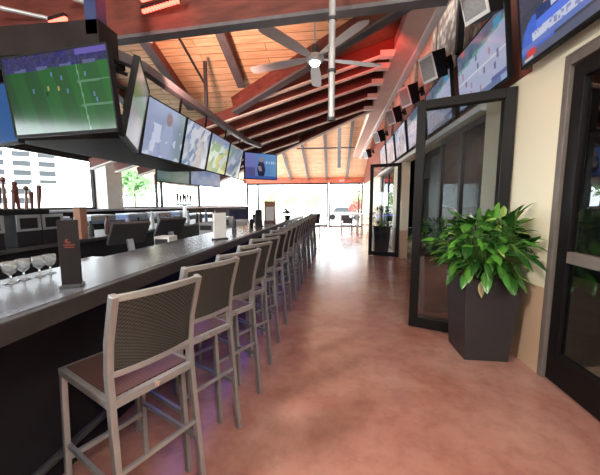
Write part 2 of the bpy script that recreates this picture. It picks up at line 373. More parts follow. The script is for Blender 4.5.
# joists
for i, y in enumerate([5.65, 6.12, 6.85, 7.7, 8.62]):
    nm = ['nearest', 'second', 'third', 'fourth', 'farthest'][i]
    xl = -1.55 if i == 0 else -5.3
    jt = beam('red roof joist with a cream lower edge, %s of five' % nm, (xl, y, zJ(xl)), (1.0, y, zJ(1.0)), .205, .06, 'redpaint', 'cream_trim', .03, .085)
for jt in [o for o in bpy.data.objects if o.get('label', '').startswith('red roof joist with a cream')]:
    fl = [c for c in jt.children if c.name.startswith('beam_web')][0]; y = sum(v.co.y for v in fl.data.vertices)/8
    MB().box(.74, .97, y-.07, y+.07, zJ(.86)-.035, zJ(.86)+.06).build('end_block', 'cream_trim', jt)
for i, y in enumerate([9.75, 10.7]):
    beam('red roof joist low on the left beyond the bar', (-5.3, y, zJ(-5.3)), (-.5-1.9*(y-9.4), y, zJ(-.5-1.9*(y-9.4))), .205, .06, 'redpaint', 'cream_trim', .03, .085)
beam('diagonal valley beam with red side and grey lower edge', (-1.95, 5.83, 3.23), (1.10, 4.36, 4.13), .26, .10, 'redwood', 'steel_grey', .04, .15)
beam('far diagonal beam closing the joists', (1.05, 8.90, 4.10), (-5.0, 12.33, 2.34), .24, .10, 'redwood', 'cream_trim', .03, .13)
# the big tie beam across the top of the view
beam('deep dark red tie beam crossing above the bar', (-6.0, 3.78, 3.38), (1.0, 3.08, 3.33), .62, .12, 'redwood', 'steel_grey', .035, .13)
# far rafters and purlin
for i, x in enumerate([-2.9, -1.75, -.55, .75]):
    beam('grey rafter under the far sunlit deck', (x, 10.8, zf(10.8)-.155), (x, 20.05, zf(20.05)-.155), .1, .09, 'steel_grey', 'steel_grey')
p_ = MB().tube([(-1.9, 15.0, 4.2), (.9, 15.0, 4.2)], .035).build('trim_%d' % k, 'charcoal'); p_['kind'] = 'structure'; p_['label'] = 'thin steel tie rod below the far deck'; k += 1
p_ = MB().box(.08, .22, 13.2, 13.36, 3.05, 5.3).build('trim_%d' % k, 'steel_grey'); p_['kind'] = 'structure'; p_['label'] = 'grey steel hanger post under the far deck'; k += 1
# conduits top left
for i, (a, b) in enumerate([((-3.0, 3.05, 3.73), (-2.3, 3.95, 3.72)), ((-3.9, 3.15, 3.7), (-2.5, 4.1, 3.7))]):
    p_ = MB().tube([a, b], .022).build('trim_%d' % k, 'pole'); p_['kind'] = 'structure'; p_['label'] = 'grey conduit under the near roof'; k += 1

# ------------------------------------------------------------------ bar
t = thing('bar_counter', 'long dark bar counter with polished stone top and blue under-lighting', 'bar counter', (-1.45, 0, 0))
MB().box(-.30, .29, -1.6, 10.8, 1.06, 1.10).build('countertop', 'bar_top', t)
MB().box(.285, .335, -1.6, 10.8, 1.015, 1.098).build('edge_band', 'bar_edge', t, .006)
MB().box(-.24, -.04, -1.6, 10.75, 0, 1.06).build('front_panel', 'bar_front', t)
MB().box(-.04, -.015, 1.9, 10.7, .955, .985).build('light_strip', 'blue_led', t)
MB().tube([(.04, -1.5, .2), (.04, 10.7, .2)], .022).build('foot_rail', 'charcoal', t)
u = thing('work_counter', 'stainless work counter on the bartender side of the bar', 'counter', (-2.15, 0, 0))
MB().box(-.32, .36, .2, 10.6, .86, .90).build('worktop', 'charcoal', u, .004)
MB().box(-.30, .34, .2, 10.6, .0, .86).build('cabinet_body', 'black', u)
# island
u = thing('back_bar_island', 'black back bar island in the middle of the bar', 'bar island', (-3.75, 0, 0))
MB().box(-.45, .45, 1.4, 9.5, .0, 1.0).build('cabinet_body', 'black', u)
MB().box(-.5, .5, 1.35, 9.55, 1.0, 1.04).build('worktop', 'charcoal', u, .005)
u = thing('far_bar_counter', 'far side bar counter under the left windows', 'bar counter', (-5.1, 0, 0))
MB().box(-.3, .3, -1, 11.5, 1.10, 1.15).build('countertop', 'blue_item', u, .005)
MB().box(-.1, .1, -1, 11.4, 0, 1.10).build('front_panel', 'black', u)

# ------------------------------------------------------------------ bar stools
def make_stool():
    t = thing('bar_stool', 'x', 'bar stool')
    W, SZ = .185, .73
    # rear posts: foot -> seat -> curved back
    def post(s):
        return [(s*(W+.012), -.275, 0), (s*W, -.225, SZ-.02), (s*W, -.222, SZ+.11), (s*W, -.24, SZ+.24), (s*W, -.278, SZ+.36), (s*W, -.305, SZ+.44)]
    for s in (-1, 1): MB().sweep(post(s)[:2], .026, .034, (1, 0, 0)).build('leg', 'alu', t, .004)
    for s in (-1, 1): MB().sweep([(s*(W+.01), .255, 0), (s*W, .225, SZ-.02)], .026, .028, (1, 0, 0)).build('leg', 'alu', t, .004)
    # back frame
    bf = MB()
    for s in (-1, 1): bf.sweep(post(s)[1:], .026, .034, (1, 0, 0))
    def bow(x): return -.022*(1-(x/W)**2)
    def backpt(x, z):
        P = post(1); y = P[-1][1]
        for a, b in zip(P[1:], P[2:]):
            if a[2] <= z <= b[2]: y = a[1]+(b[1]-a[1])*(z-a[2])/(b[2]-a[2])
        return (x, y+bow(x), z)
    n = 8; xs = [-W + 2*W*i/n for i in range(n+1)]
    for zz in (SZ+.427, SZ+.105):
        bf.sweep([backpt(x, zz) for x in xs], .026, .022, (0, 0, 1))
    bf.build('back_frame', 'alu', t, .003)
    # woven back panel
    vs = []; fs = []; nz = 8
    for d in (-.006, .006):
        for j in range(nz+1):
            z = SZ+.11 + (.315)*j/nz
            for x in xs:
                p = backpt(x*.96, z); vs.append((p[0], p[1]+d, p[2]))
    m_ = (n+1); L = (nz+1)*m_
    for j in range(nz):
        for i in range(n):
            a = j*m_+i; fs += [(a, a+1, a+1+m_, a+m_), (L+a, L+a+m_, L+a+m_+1, L+a+1)]
    MB().add(vs, fs, True).build('backrest', 'wicker', t)
    # seat
    sf = MB()
    sf.box(-W-.013, -W+.013, -.21, .24, SZ-.035, SZ+.0).box(W-.013, W+.013, -.21, .24, SZ-.035, SZ).box(-W, W, -.24, -.21, SZ-.035, SZ).box(-W-.013, W+.013, .215, .245, SZ-.035, SZ)
    sfo = sf.build('seat_frame', 'alu', t, .004)
    MB().lathe([(.012, 0), (.012, .004)], (0, 0, 0), 12).build('badge', 'badge', sfo)
    bd = sfo.children[0]; bd.location = (.0, -.240, SZ-.018); bd.rotation_euler = (PI/2, 0, 0)
    MB().cbox((0, .003, SZ-.006), (2*W-.024, .425, .02)).build('seat', 'wicker_seat', t)
    # foot rails
    fr = MB()
    yb = lambda z: -.275+.05*z/SZ; yf = lambda z: .255-.03*z/SZ
    fr.bar((-W, yf(.26), .26), (W, yf(.26), .26), .02, .026)
    for s in (-1, 1): fr.bar((s*W, yb(.33), .33), (s*W, yf(.33), .33), .018, .024)
    fr.bar((-W, yb(.42), .42), (W, yb(.42), .42), .016, .02)
    fr.build('foot_rail', 'alu', t, .002)
    return t
ords = ['', 'second', 'third', 'fourth', 'fifth', 'sixth', 'seventh', 'eighth', 'ninth', 'tenth', 'eleventh', 'twelfth', 'thirteenth', 'fourteenth', 'fifteenth', 'sixteenth', 'seventeenth', 'eighteenth', 'nineteenth', '']
stool0 = make_stool()
stP = [(-.985, 1.27, 1.12), (-.96, 1.76, 1.10), (-.915, 2.15, 1.07), (-.92, 2.58, 1.08), (-.93, 3.06, 1.0), (-.93, 3.56, 1.0)]
stP += [(-.93+rnd.uniform(-.01, .01), 4.04+.483*i, 1.0+rnd.uniform(-.05, .05)) for i in range(13)] + [(-.80, 10.55, .45)]
for i, (x, y, a) in enumerate(stP):
    o = stool0 if i == 0 else copy_tree(stool0)
    o.location = (x, y, 0); o.rotation_euler = (0, 0, a)
    if i == 0: lb = 'aluminium bar stool with woven brown back, nearest the camera and largest in view'
    elif i == 19: lb = 'last aluminium bar stool at the far end of the bar, turned square to the room'
    else: lb = 'aluminium woven bar stool, %s from the camera in the row along the bar' % ords[i]
    tag(o, lb, 'bar stool', 'bar stools along the counter')

# ------------------------------------------------------------------ televisions
def lerp(a, b, t): return tuple(a[i]+(b[i]-a[i])*t for i in range(3))
def tv(label, A, B, zb, zt, facing, paint, lean=.06, nu=64, nv=36, group=None, back=True, strength=None):
    """A,B: (x,y) of the left and right ends of the lower edge as the viewer of the screen sees them"""
    A = Vector((A[0], A[1], zb)); B = Vector((B[0], B[1], zb)); w = (B-A).length
    xa = (B-A).normalized(); nrm = xa.cross(Vector((0, 0, 1))).normalized()   # towards viewer: x cross z = -y
    up = (Vector((0, 0, zt-zb)) + nrm*lean); h = up.length; up.normalize(); nrm = xa.cross(up).normalized()
    t = bpy.data.objects.new('television', None); COL.objects.link(t); t.empty_display_size = .1
    mid = (A+B)/2
    t.matrix_world = Matrix((( xa.x, -nrm.x, up.x, mid.x), (xa.y, -nrm.y, up.y, mid.y), (xa.z, -nrm.z, up.z, mid.z), (0, 0, 0, 1)))
    tag(t, label, 'television', group)
    b = .014; W = w/2
    MB().box(-W, W, .002, .045, 0, h).build('casing', 'black', t)
    MB().box(-W, W, -.006, .002, 0, b*1.6).box(-W, W, -.006, .002, h-b, h).box(-W, -W+b, -.006, .002, b, h-b).box(W-b, W, -.006, .002, b, h-b).build('bezel', 'black', t)
    vs = []; fs = []; cols = []
    x0, x1, z0, z1 = -W+b, W-b, b*1.6, h-b
    for j in range(nv+1):
        for i in range(nu+1): vs.append((x0+(x1-x0)*i/nu, 0, z0+(z1-z0)*j/nv))
    for j in range(nv):
        for i in range(nu):
            a = j*(nu+1)+i; fs.append((a, a+1, a+nu+2, a+nu+1)); cols.append(tuple(q**1.22*1.12 for q in paint((i+.5)/nu, (j+.5)/nv)))
    me = bpy.data.meshes.new('screen'); me.from_pydata(vs, [], fs)
    ca = me.color_attributes.new('scr', 'FLOAT_COLOR', 'CORNER')
    for p, c in zip(me.polygons, cols):
        for li in p.loop_indices: ca.data[li].color = (*c, 1)
    me.materials.append(M['screen'])
    s = bpy.data.objects.new('screen', me); COL.objects.link(s); s.parent = t
    if back: MB().box(-.09, .09, .045, .12, h*.45, h*.75).build('wall_bracket', 'black', t)
    return t
def hsh(a, b, c=0): return (math.sin(a*12.9898+b*78.233+c*37.7)*43758.5453) % 1
def sm(a, b, x): x = max(0, min(1, (x-a)/(b-a))); return x*x*(3-2*x)
def vn(x, y, k=0):
    i, j = math.floor(x), math.floor(y); a, b = x-i, y-j; a = a*a*(3-2*a); b = b*b*(3-2*b)
    return (hsh(i, j, k)*(1-a)+hsh(i+1, j, k)*a)*(1-b) + (hsh(i, j+1, k)*(1-a)+hsh(i+1, j+1, k)*a)*b
def mixc(a, b, t): t = max(0, min(1, t)); return tuple(a[i]+(b[i]-a[i])*t for i in range(3))
def p_field(u, v):
    if v > .80+.03*u:
        q = hsh(int(u*60), int(v*40)); c = (.03+.05*q, .03+.05*q, .10+.16*hsh(int(u*50), int(v*44), 2))
        if .795 < v-.03*u < .835 and int(u*9) % 2: c = (.16, .18, .36)
        if v > .93 and u > .72: c = (.20, .16, .5)
        return c
    g = .10+.07*u+.035*(int((u+.12*v)*7) % 2)
    c = (.02+.05*u*.5, g*1.05, .03+.02*u)
    for (a, b, s) in ((.70+.06*(1-v), 1, .006),):
        if abs(u-a) < s: c = (.22, .38, .26)
    if u > .7 and (abs(v-.58-.04*u) < .012 or abs(v-.30-.02*u) < .012): c = (.16, .33, .2)
    for (a, b, k_) in ((.27, .56, 0), (.42, .57, 1), (.40, .50, 2), (.56, .68, 0), (.78, .70, 0), (.84, .45, 0), (.86, .38, 0), (.60, .52, 0), (.52, .55, 1), (.47, .74, 0)):
        if abs(u-a) < .009 and abs(v-b) < .028: c = [(.16, .30, .45), (.5, .45, .15), (.02, .04, .03)][k_]
    return c
def p_player(u, v):
    c = mixc((.34, .40, .58), (.52, .56, .72), vn(u*4+1, v*3, 1))
    c = mixc(c, (.28, .36, .38), sm(.62, .9, u)*.8)
    d = ((u-.52-.06*v)/.15)**2 + ((v-.36)/.42)**2
    c = mixc(c, (.44, .50, .66), 1-sm(.7, 1.2, d))
    c = mixc(c, (.36, .27, .27), 1-sm(.6, 1.2, ((u-.55)/.09)**2 + ((v-.78)/.13)**2))
    if vn(u*9, v*6, 2) > .68 and v < .62: c = mixc(c, (.75, .80, .92), .7)
    return c
def p_crowd(u, v):
    q = vn(u*7+v*3, v*4, 3); c = mixc((.20, .30, .48), (.50, .54, .62), sm(.3, .75, q))
    if vn(u*11-v*5, v*5, 4) > .62: c = mixc(c, (.72, .74, .80), .75)
    if .5 < u < .72: c = mixc(c, (.48, .38, .34), .55*sm(.9, .6, v))
    return c
def p_yellow(u, v):
    c = mixc((.22, .40, .22), (.62, .60, .26), sm(.35, .65, vn(u*3+.4, v*3, 6)+.35*(1-v)-.1))
    if vn(u*10-v*4, v*6, 7) > .68: c = mixc(c, (.68, .74, .72), .8)
    return mixc(c, (.26, .36, .52), sm(.72, .9, v))
def p_grey(u, v):
    c = mixc((.22, .27, .34), (.42, .46, .50), vn(u*3-v*2, v*3, 8))
    if vn(u*7-v*5, v*4, 9) > .66: c = mixc(c, (.62, .66, .68), .7)
    return mixc(c, (.20, .30, .16), .5*sm(.5, .8, v)*sm(.75, .3, u))
def p_side(u, v):
    c = mixc((.20, .23, .22), (.40, .36, .30), vn(u*3, v*4, 11))
    c = mixc(c, (.14, .26, .08), sm(.35, .55, v)*sm(.85, .65, v)*.8)
    return mixc(c, (.34, .34, .36), sm(.45, .2, v)*.6)
def p_anchor(u, v):
    c = (.10+.10*u, .22+.16*u, .55+.06*u)
    if u < .35: c = (.22, .24, .52)
    if u < .3 and v < .45: c = (.14, .14, .34)
    if ((u-.50)/.12)**2 + ((v-.38)/.36)**2 < 1: c = (.04, .04, .09)
    if ((u-.50)/.055)**2 + ((v-.76)/.10)**2 < 1: c = (.42, .26, .20)
    if abs(u-.46+.2*(v-.4)) < .05 and .3 < v < .5: c = (.35, .30, .34)
    if u > .62 and .60 < v < .72 and int(u*34) % 2 == 0: c = (.55, .72, .8)
    if v < .12: c = (.10, .16, .42)
    return c
def p_green_dim(u, v):
    c = mixc((.08, .17, .12), (.20, .26, .28), vn(u*7, v*4, 12))
    if v > .75: c = (.16, .14, .28)
    return c
def p_blue_dim(u, v):
    c = mixc((.12, .22, .44), (.36, .40, .5), vn(u*7, v*4, 13))
    return c
def p_hockey(u, v):
    c = mixc((.40, .44, .60), (.50, .54, .68), vn(u*3, v*3, 14))
    e = .84-.16*(1-u)
    if v > e: c = mixc((.13, .17, .24), (.22, .26, .34), vn(u*12, v*8, 15))
    if abs(v-e) < .025: c = (.20, .40, .36)
    if abs(v-.22) < .014 or abs(v-.46) < .012: c = (.68, .70, .76)
    for px, py in ((.2, .38), (.3, .16), (.32, .30), (.48, .52), (.52, .14), (.60, .36), (.72, .58), (.8, .30), (.86, .44), (.12, .56), (.44, .68)):
        if abs(u-px) < .018 and abs(v-py) < .05: c = (.24, .22, .38) if px*10 % 2 < 1 else (.46, .30, .40)
    if v < .10: c = (.20, .26, .42) if .2 < u < .9 else (.34, .46, .66)
    if .10 < v < .17 and u > .74: c = (.16, .20, .40)
    if .80 < u < .93 and .82 < v < .95: c = (.10, .38, .56)
    if .10 < u < .2 and v > .90: c = (.55, .18, .2)
    return c
def p_news(u, v):
    c = (.09, .11, .15)
    if u < .22 and v > .55: c = (.13, .12, .17)
    if hsh(int(u*9), int(v*5), 9) > .84 and u < .4: c = (.16, .09, .12)
    # shoulder in blue jersey, raised hand, face
    if ((u-.16)/.16)**2 + ((v-.10)/.36)**2 < 1: c = (.10, .22, .72)
    if abs(u-.27-.25*(v-.35)) < .055+.02*v and .28 < v < .70: c = (.60, .33, .22)
    if ((u-.36)/.11)**2 + ((v-.72)/.16)**2 < 1: c = (.68, .42, .30)
    if ((u-.34)/.12)**2 + ((v-.92)/.13)**2 < 1: c = (.30, .17, .13)
    if u > .48 and v > .34: c = (.62, .68, .86)
    if u > .80 and v > .60: c = (.20, .38, .78)
    if .16 < u < .98:
        if .37 < v < .49: c = (.05, .09, .24)
        if .39 < v < .47 and .28 < u < .72 and hsh(int(u*60), 1) > .3: c = (.62, .68, .9)
        if .28 < v < .37: c = (.16, .28, .88)
    if .19 < v < .28 and u > .12: c = (.66, .70, .85) if hsh(int(u*70), int(v*30)) > .28 else (.34, .38, .60)
    if .12 < v < .19: c = (.20, .28, .62)
    if v < .10: c = (.16, .18, .26)
    if .05 < u < .15 and .04 < v < .12: c = (.72, .10, .10)
    if .03 < u < .12 and .02 < v < .05: c = (.6, .6, .6)
    return c
G = 'televisions hung around the bar'
tv('large television showing a green football field, top left of the view', (-2.86, 2.47), (-1.75, 2.33), 2.09, 2.74, 0, p_field, .06, 120, 72, G)
tv('narrow looking television turned away edge-on beside the football screen', (-1.80, 2.46), (-2.22, 3.24), 2.07, 2.75, 0, p_side, .15, 30, 20, group=G)
Ys = [(3.38, 4.28), (4.31, 5.16), (5.19, 6.10), (6.13, 7.0)]
LB = ['television over the bar showing a player in pale blue, first after the corner', 'television over the bar showing pale figures, second along the beam', 'television over the bar with a yellow and green picture', 'greyish television over the bar just before the end screen']
for (y0, y1), lb, pt in zip(Ys, LB, (p_player, p_crowd, p_yellow, p_grey)):
    tv(lb, (-2.29, y0), (-2.29, y1), 2.08, 2.75, 0, pt, .15, 40, 26, G)
tv('television at the far end of the bar showing a man on blue', (-2.14, 7.03), (-1.46, 7.55), 2.09, 2.72, 0, p_anchor, .02, 56, 36, G)
tv('dim television on the far side of the bar with a greenish picture', (-4.25, 6.85), (-4.05, 8.1), 2.03, 2.50, 0, p_green_dim, .02, 24, 14, G)
tv('dim bluish television on the far side of the bar', (-4.05, 8.15), (-3.75, 9.6), 2.03, 2.50, 0, p_blue_dim, .02, 24, 14, G)
tv('bright blue screen cut off at the left edge of the view', (-3.95, 2.95), (-3.05, 2.66), 2.09, 2.70, 0, lambda u, v: (.05, .16, .38), -.03, 8, 6, G)
GW = 'televisions along the right wall'
tv('nearest wall television showing a news panel with a blue caption bar', (1.67, 3.09), (1.67, 1.80), 2.71, 3.48, 0, p_news, .10, 110, 64, GW)
wt = [('wall television showing an ice hockey rink above the open folding door', 4.46, 3.30, p_hockey), ('wall television showing ice hockey, second beyond the folding door top', 5.88, 4.70, p_hockey),
      ('wall television, small violet picture seen between two speakers', 7.30, 6.10, p_hockey), ('wall television with a brownish picture above the far folding door', 8.70, 7.50, p_crowd),
      ('fifth television along the upper right wall, washed out by light', 10.1, 8.90, p_crowd), ('farthest television on the upper right wall', 11.5, 10.3, p_crowd)]
for lb, ya, yb, pt in wt: tv(lb, (1.67, ya), (1.67, yb), 2.72, 3.44, 0, pt, .08, 56, 32, GW)

# hanging TV frame
t = thing('hanging_truss', 'grey steel truss hung from the roof carrying the bar televisions', 'truss', (-2.25, 3.2, 3.0))
L = lambda p: (p[0]+2.25, p[1]-3.2, p[2]-3.0)
MB().sweep([L(p) for p in [(-3.4, 2.98, 3.04), (-2.75, 2.96, 3.04), (-2.32, 3.05, 3.05), (-2.22, 3.4, 3.06), (-2.22, 7.2, 3.06), (-2.05, 8.2, 3.06)]], .10, .10, (0, 0, 1)).build('ring_beam', 'steel_grey', t)
MB().box(-1.9, -.22, .3, 4.0, -.70, -.42).build('equipment_box', 'dark_header', t)
MB().box(-1.15, .18, -.62, -.38, -.15, .10).box(-.9, -.1, -.38, .1, -.02, .06).build('mount_box', 'dark_header', t)
for (x, y, zt_) in ((-2.22, 5.16, 3.9), (-2.2, 7.1, 3.38)):
    MB().box(*[v for v in (x-.025+2.25, x+.025+2.25, y-.025-3.2, y+.025-3.2)], .06, min(zt_, zD(y)-.01 if x < valley(y) else zJ(x)+.2)-3.0).build('hanger', 'charcoal', t)
MB().box(.06, .17, -.62, -.50, -.02, .95).build('hanger', 'navy', t)
for y in (3.36, 4.3, 5.17, 6.11, 7.02):
    MB().bar(L((-2.22, y, 3.02)), L((-2.35, y, 2.30)), .022, .03).build('drop_bar', 'black', t)
for z in (2.92, 2.76):
    MB().sweep([L(p) for p in [(-2.75, 2.62, z), (-2.45, 2.9, z), (-2.30, 3.25, z)]], .03, .03, (0, 0, 1)).build('cross_bar', 'black', t)

# ------------------------------------------------------------------ red LED fixtures
def led(label, a, b):
    t = thing('led_strip_light', label, 'strip light', lerp(a, b, .5), group='red strip lights under the roof')
    a = Vector(a)-t.location; b = Vector(b)-t.location
    MB().bar(a+Vector((0, 0, .03)), b+Vector((0, 0, .03)), .05, .03).build('housing', 'black', t)
    n = 12; m = MB()
    for i in range(n):
        p = a.lerp(b, (i+.5)/n); m.cbox((p.x, p.y, p.z), (.026, .03, .03))
    m.build('diode_row', 'red_led', t)
led('red glowing strip light beside the thin hanging post', (-2.06, 3.22, 3.53), (-1.60, 3.13, 3.55))
led('red glowing strip light cut by the top edge of the view', (-2.00, 3.12, 3.58), (-1.72, 3.08, 3.60))
led('short red strip light above the football screen', (-2.92, 2.98, 3.34), (-2.72, 2.96, 3.36))

# ------------------------------------------------------------------ ceiling fan
t = thing('ceiling_fan', 'white ceiling fan hanging on a thin rod below the red joists', 'ceiling fan', (-.29, 4.2, 3.40))
zc = zD(4.2)-3.40
MB().tube([(0, 0, .1), (0, 0, zc)], .016).build('down_rod', 'fan_white', t)
MB().lathe([(.02, .0), (.05, .02), (.05, .13), (.03, .16)], (0, 0, .03)).build('motor_cap', 'steel_grey', t)
MB().lathe([(.02, -.045), (.10, -.03), (.125, .0), (.115, .04), (.04, .07)], n=20).build('motor_housing', 'fan_white', t)
MB().lathe([(.01, -.09), (.05, -.075), (.07, -.045)], n=16).build('lamp_bowl', 'lamp_glass', t)
for i in range(5):
    a = 2*PI*i/5 + .35; c, s = math.cos(a), math.sin(a)
    vs = []; pr = [(.12, .03), (.22, .055), (.45, .075), (.80, .08), (.92, .07), (.97, .035)]
    for r, w in pr:
        for q, dz in ((-1, -.012), (1, .012)):
            for th in (0, .008): vs.append((c*r-s*w*q, s*r+c*w*q, dz+th+.01))
    fs = []
    for j in range(len(pr)-1):
        b0 = j*4; fs += [(b0, b0+2, b0+6, b0+4), (b0+1, b0+5, b0+7, b0+3), (b0, b0+4, b0+5, b0+1), (b0+2, b0+3, b0+7, b0+6)]
    fs += [(0, 1, 3, 2), (len(vs)-4, len(vs)-2, len(vs)-1, len(vs)-3)]
    MB().add(vs, fs).build('blade', 'fan_white', t)
# hanging pole
t = thing('hanging_pole', 'light grey ceiling pole with clamps, right of the fan', 'pole', (-.045, 2.9, 2.27))
MB().tube([(0, 0, 0), (0, 0, zD(2.9)-2.27)], .030, 14).build('pipe', 'pole', t)
for z in (.0, .42, .86): MB().lathe([(.040, 0), (.040, .025)], (0, 0, z), 14).build('clamp', 'charcoal', t)

# ------------------------------------------------------------------ wall speakers
def speaker0():
    t = thing('wall_speaker', 'x', 'speaker')
    # local +y points the way the grille faces
    MB().frustum(.09, .085, .115, .10, 0, .30).build('cabinet', 'black', t)
    o = t.children[0]; o.rotation_euler = (0, 0, 0)
    g = MB().box(-.095, .095, .100, .112, .03, .27).build('grille', 'grille', t)
    fr = MB().box(-.11, .11, .095, .108, .0, .03).box(-.11, .11, .095, .108, .27, .30).box(-.11, -.095, .095, .108, .03, .27).box(.095, .11, .095, .108, .03, .27).build('grille_frame', 'white_plastic', t)
    MB().bar((0, -.06, .15), (0, -.24, .15), .04, .04).cbox((0, -.25, .15), (.08, .02, .14)).build('bracket', 'black', t)
    return t
# built upright; tipped and turned into the room
sp0 = speaker0()
SPK = [((1.40, 3.24, 3.26), 'largest black speaker at the top of the view above the hockey screen'), ((1.40, 4.62, 3.24), 'black speaker with grey grille, second from the camera, beside the stone cladding'),
       ((1.40, 6.0, 3.33), 'black speaker with grey grille, third from the camera'), ((1.40, 7.46, 3.38), 'black speaker with grey grille, fourth from the camera'),
       ((1.40, 9.85, 3.43), 'small black speaker near the far folding door, fifth from the camera'), ((1.40, 13.3, 3.46), 'smallest and farthest black speaker high on the right')]
for i, (p, lb) in enumerate(SPK):
    o = sp0 if i == 0 else copy_tree(sp0)
    o.location = p
    o.rotation_euler = (math.radians(-22), 0, math.radians(118)); o.scale = (1.12, 1.2, 1.12)
    tag(o, lb, 'speaker', 'wall speakers over the televisions')

# ------------------------------------------------------------------ glass doors
def glass_door(name, label, A, B, H, pane, fm='bronze', T=.06, st=.10, midrail=None, bottom=.16, handle=None):
    """door leaf standing on the floor from A to B"""
    A = Vector((*A, 0)); B = Vector((*B, 0)); w = (B-A).length; rz = math.atan2(B.y-A.y, B.x-A.x)
    t = thing(name, label, None, tuple(A), rz, kind='structure')
    z0 = .012
    MB().box(0, st, -T/2, T/2, z0, H).box(w-st, w, -T/2, T/2, z0, H).box(st, w-st, -T/2, T/2, H-st, H).box(st, w-st, -T/2, T/2, z0, z0+bottom).build('door_frame', fm, t, .004)
    g0 = z0+bottom
    if midrail:
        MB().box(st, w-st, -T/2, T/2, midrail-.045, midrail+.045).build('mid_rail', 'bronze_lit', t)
        MB().box(st, w-st, -.004, .004, g0, midrail-.045).build('door_pane', pane, t)
        MB().box(st, w-st, -.004, .004, midrail+.045, H-st).build('door_pane', pane, t)
    else:
        MB().box(st, w-st, -.004, .004, g0, H-st).build('door_pane', pane, t)
    if handle:
        hx, hy = handle
        MB().tube([(hx, hy, .95), (hx, hy*1.9, .98), (hx, hy*1.9, 1.22), (hx, hy, 1.25)], .012).build('door_handle', 'steel_grey', t)
    return t
glass_door('door_1', 'near folding glass door leaf swung into the room behind the planter', (.93, 3.72), (1.79, 3.36), 2.66, 'pane_dark', st=.095, bottom=.12)
# second leaf folded against the first
glass_door('door_2', 'far folding glass door leaf swung open beyond the near one', (1.00, 8.93), (1.79, 8.62), 2.62, 'pane_dark', st=.09, bottom=.12)
glass_door('door_3', 'dark glass door with a middle rail at the right edge of the view', (1.86, 2.685), (1.86, 1.30), 2.56, 'pane_dark', st=.11, midrail=1.08, bottom=.26)
j = MB().box(1.80, 1.98, 2.69, 2.75, 0, 2.66).box(1.78, 1.98, .9, 1.28, 0, 2.66).box(1.80, 1.98, 1.28, 2.69, 2.57, 2.66)
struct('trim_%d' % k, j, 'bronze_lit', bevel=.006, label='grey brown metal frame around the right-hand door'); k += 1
glass_door('door_4', 'folded partner leaf standing just behind the near glass door', (.955, 3.80), (1.79, 3.455), 2.66, 'pane_dark', st=.085, bottom=.12)
# fixed glazing in the folding opening
window(6, 1.86, 1.92, 4.0, 5.75, 0.0, 2.62, 'glass panels of the inner room seen through the near folding door', t=.08, mull=(4.85,))
window(7, 1.86, 1.92, 9.7, 12.6, 0.0, 2.62, 'glass panels beyond the far folding door', t=.08, mull=(11.1,))
# inner room lamps
for i, (x, y) in enumerate([(3.2, 5.5), (3.9, 6.3), (3.4, 4.3), (4.2, 8.2), (3.0, 2.5), (3.8, 11.0), (4.2, 3.4)]):
    o = MB().lathe([(.035, 0), (.05, .03)], (0, 0, 0)).build('ceiling_spotlight', 'lamp_glass', loc=(x, y, 2.865))
    tag(o, 'small round ceiling spotlight in the dark inner room', 'ceiling light', 'spotlights of the inner room')

# ------------------------------------------------------------------ planters
def leafblade(vs, fs, cols, base, az, el, Lg, W, droop, col, twist=0):
    n = 7; d0 = Vector((math.cos(az)*math.cos(el), math.sin(az)*math.cos(el), math.sin(el)))
    p = Vector(base); dirv = d0.copy(); pts = []
    for i in range(n+1):
        pts.append(p.copy()); dirv.z -= droop/n; dirv.normalize(); p = p + dirv*(Lg/n)
    side0 = Vector((-math.sin(az), math.cos(az), 0)); k0 = len(vs)
    for i, q in enumerate(pts):
        t = i/n; w = W*(math.sin(PI*min(1, t**.8*1.0))**.85 if 0 < t < 1 else 0.02)
        d = (pts[min(i+1, n)]-pts[max(i-1, 0)]).normalized(); s = (side0 + Vector((0, 0, twist))).normalized(); nn = s.cross(d)
        vs.append(q+s*w - nn*w*.35*-1); vs.append(q.copy()); vs.append(q-s*w + nn*w*.35)
    for i in range(n):
        a = k0+i*3
        for a0 in (a, a+1):
            fs.append((a0, a0+1, a0+4, a0+3)); cols.append(col)
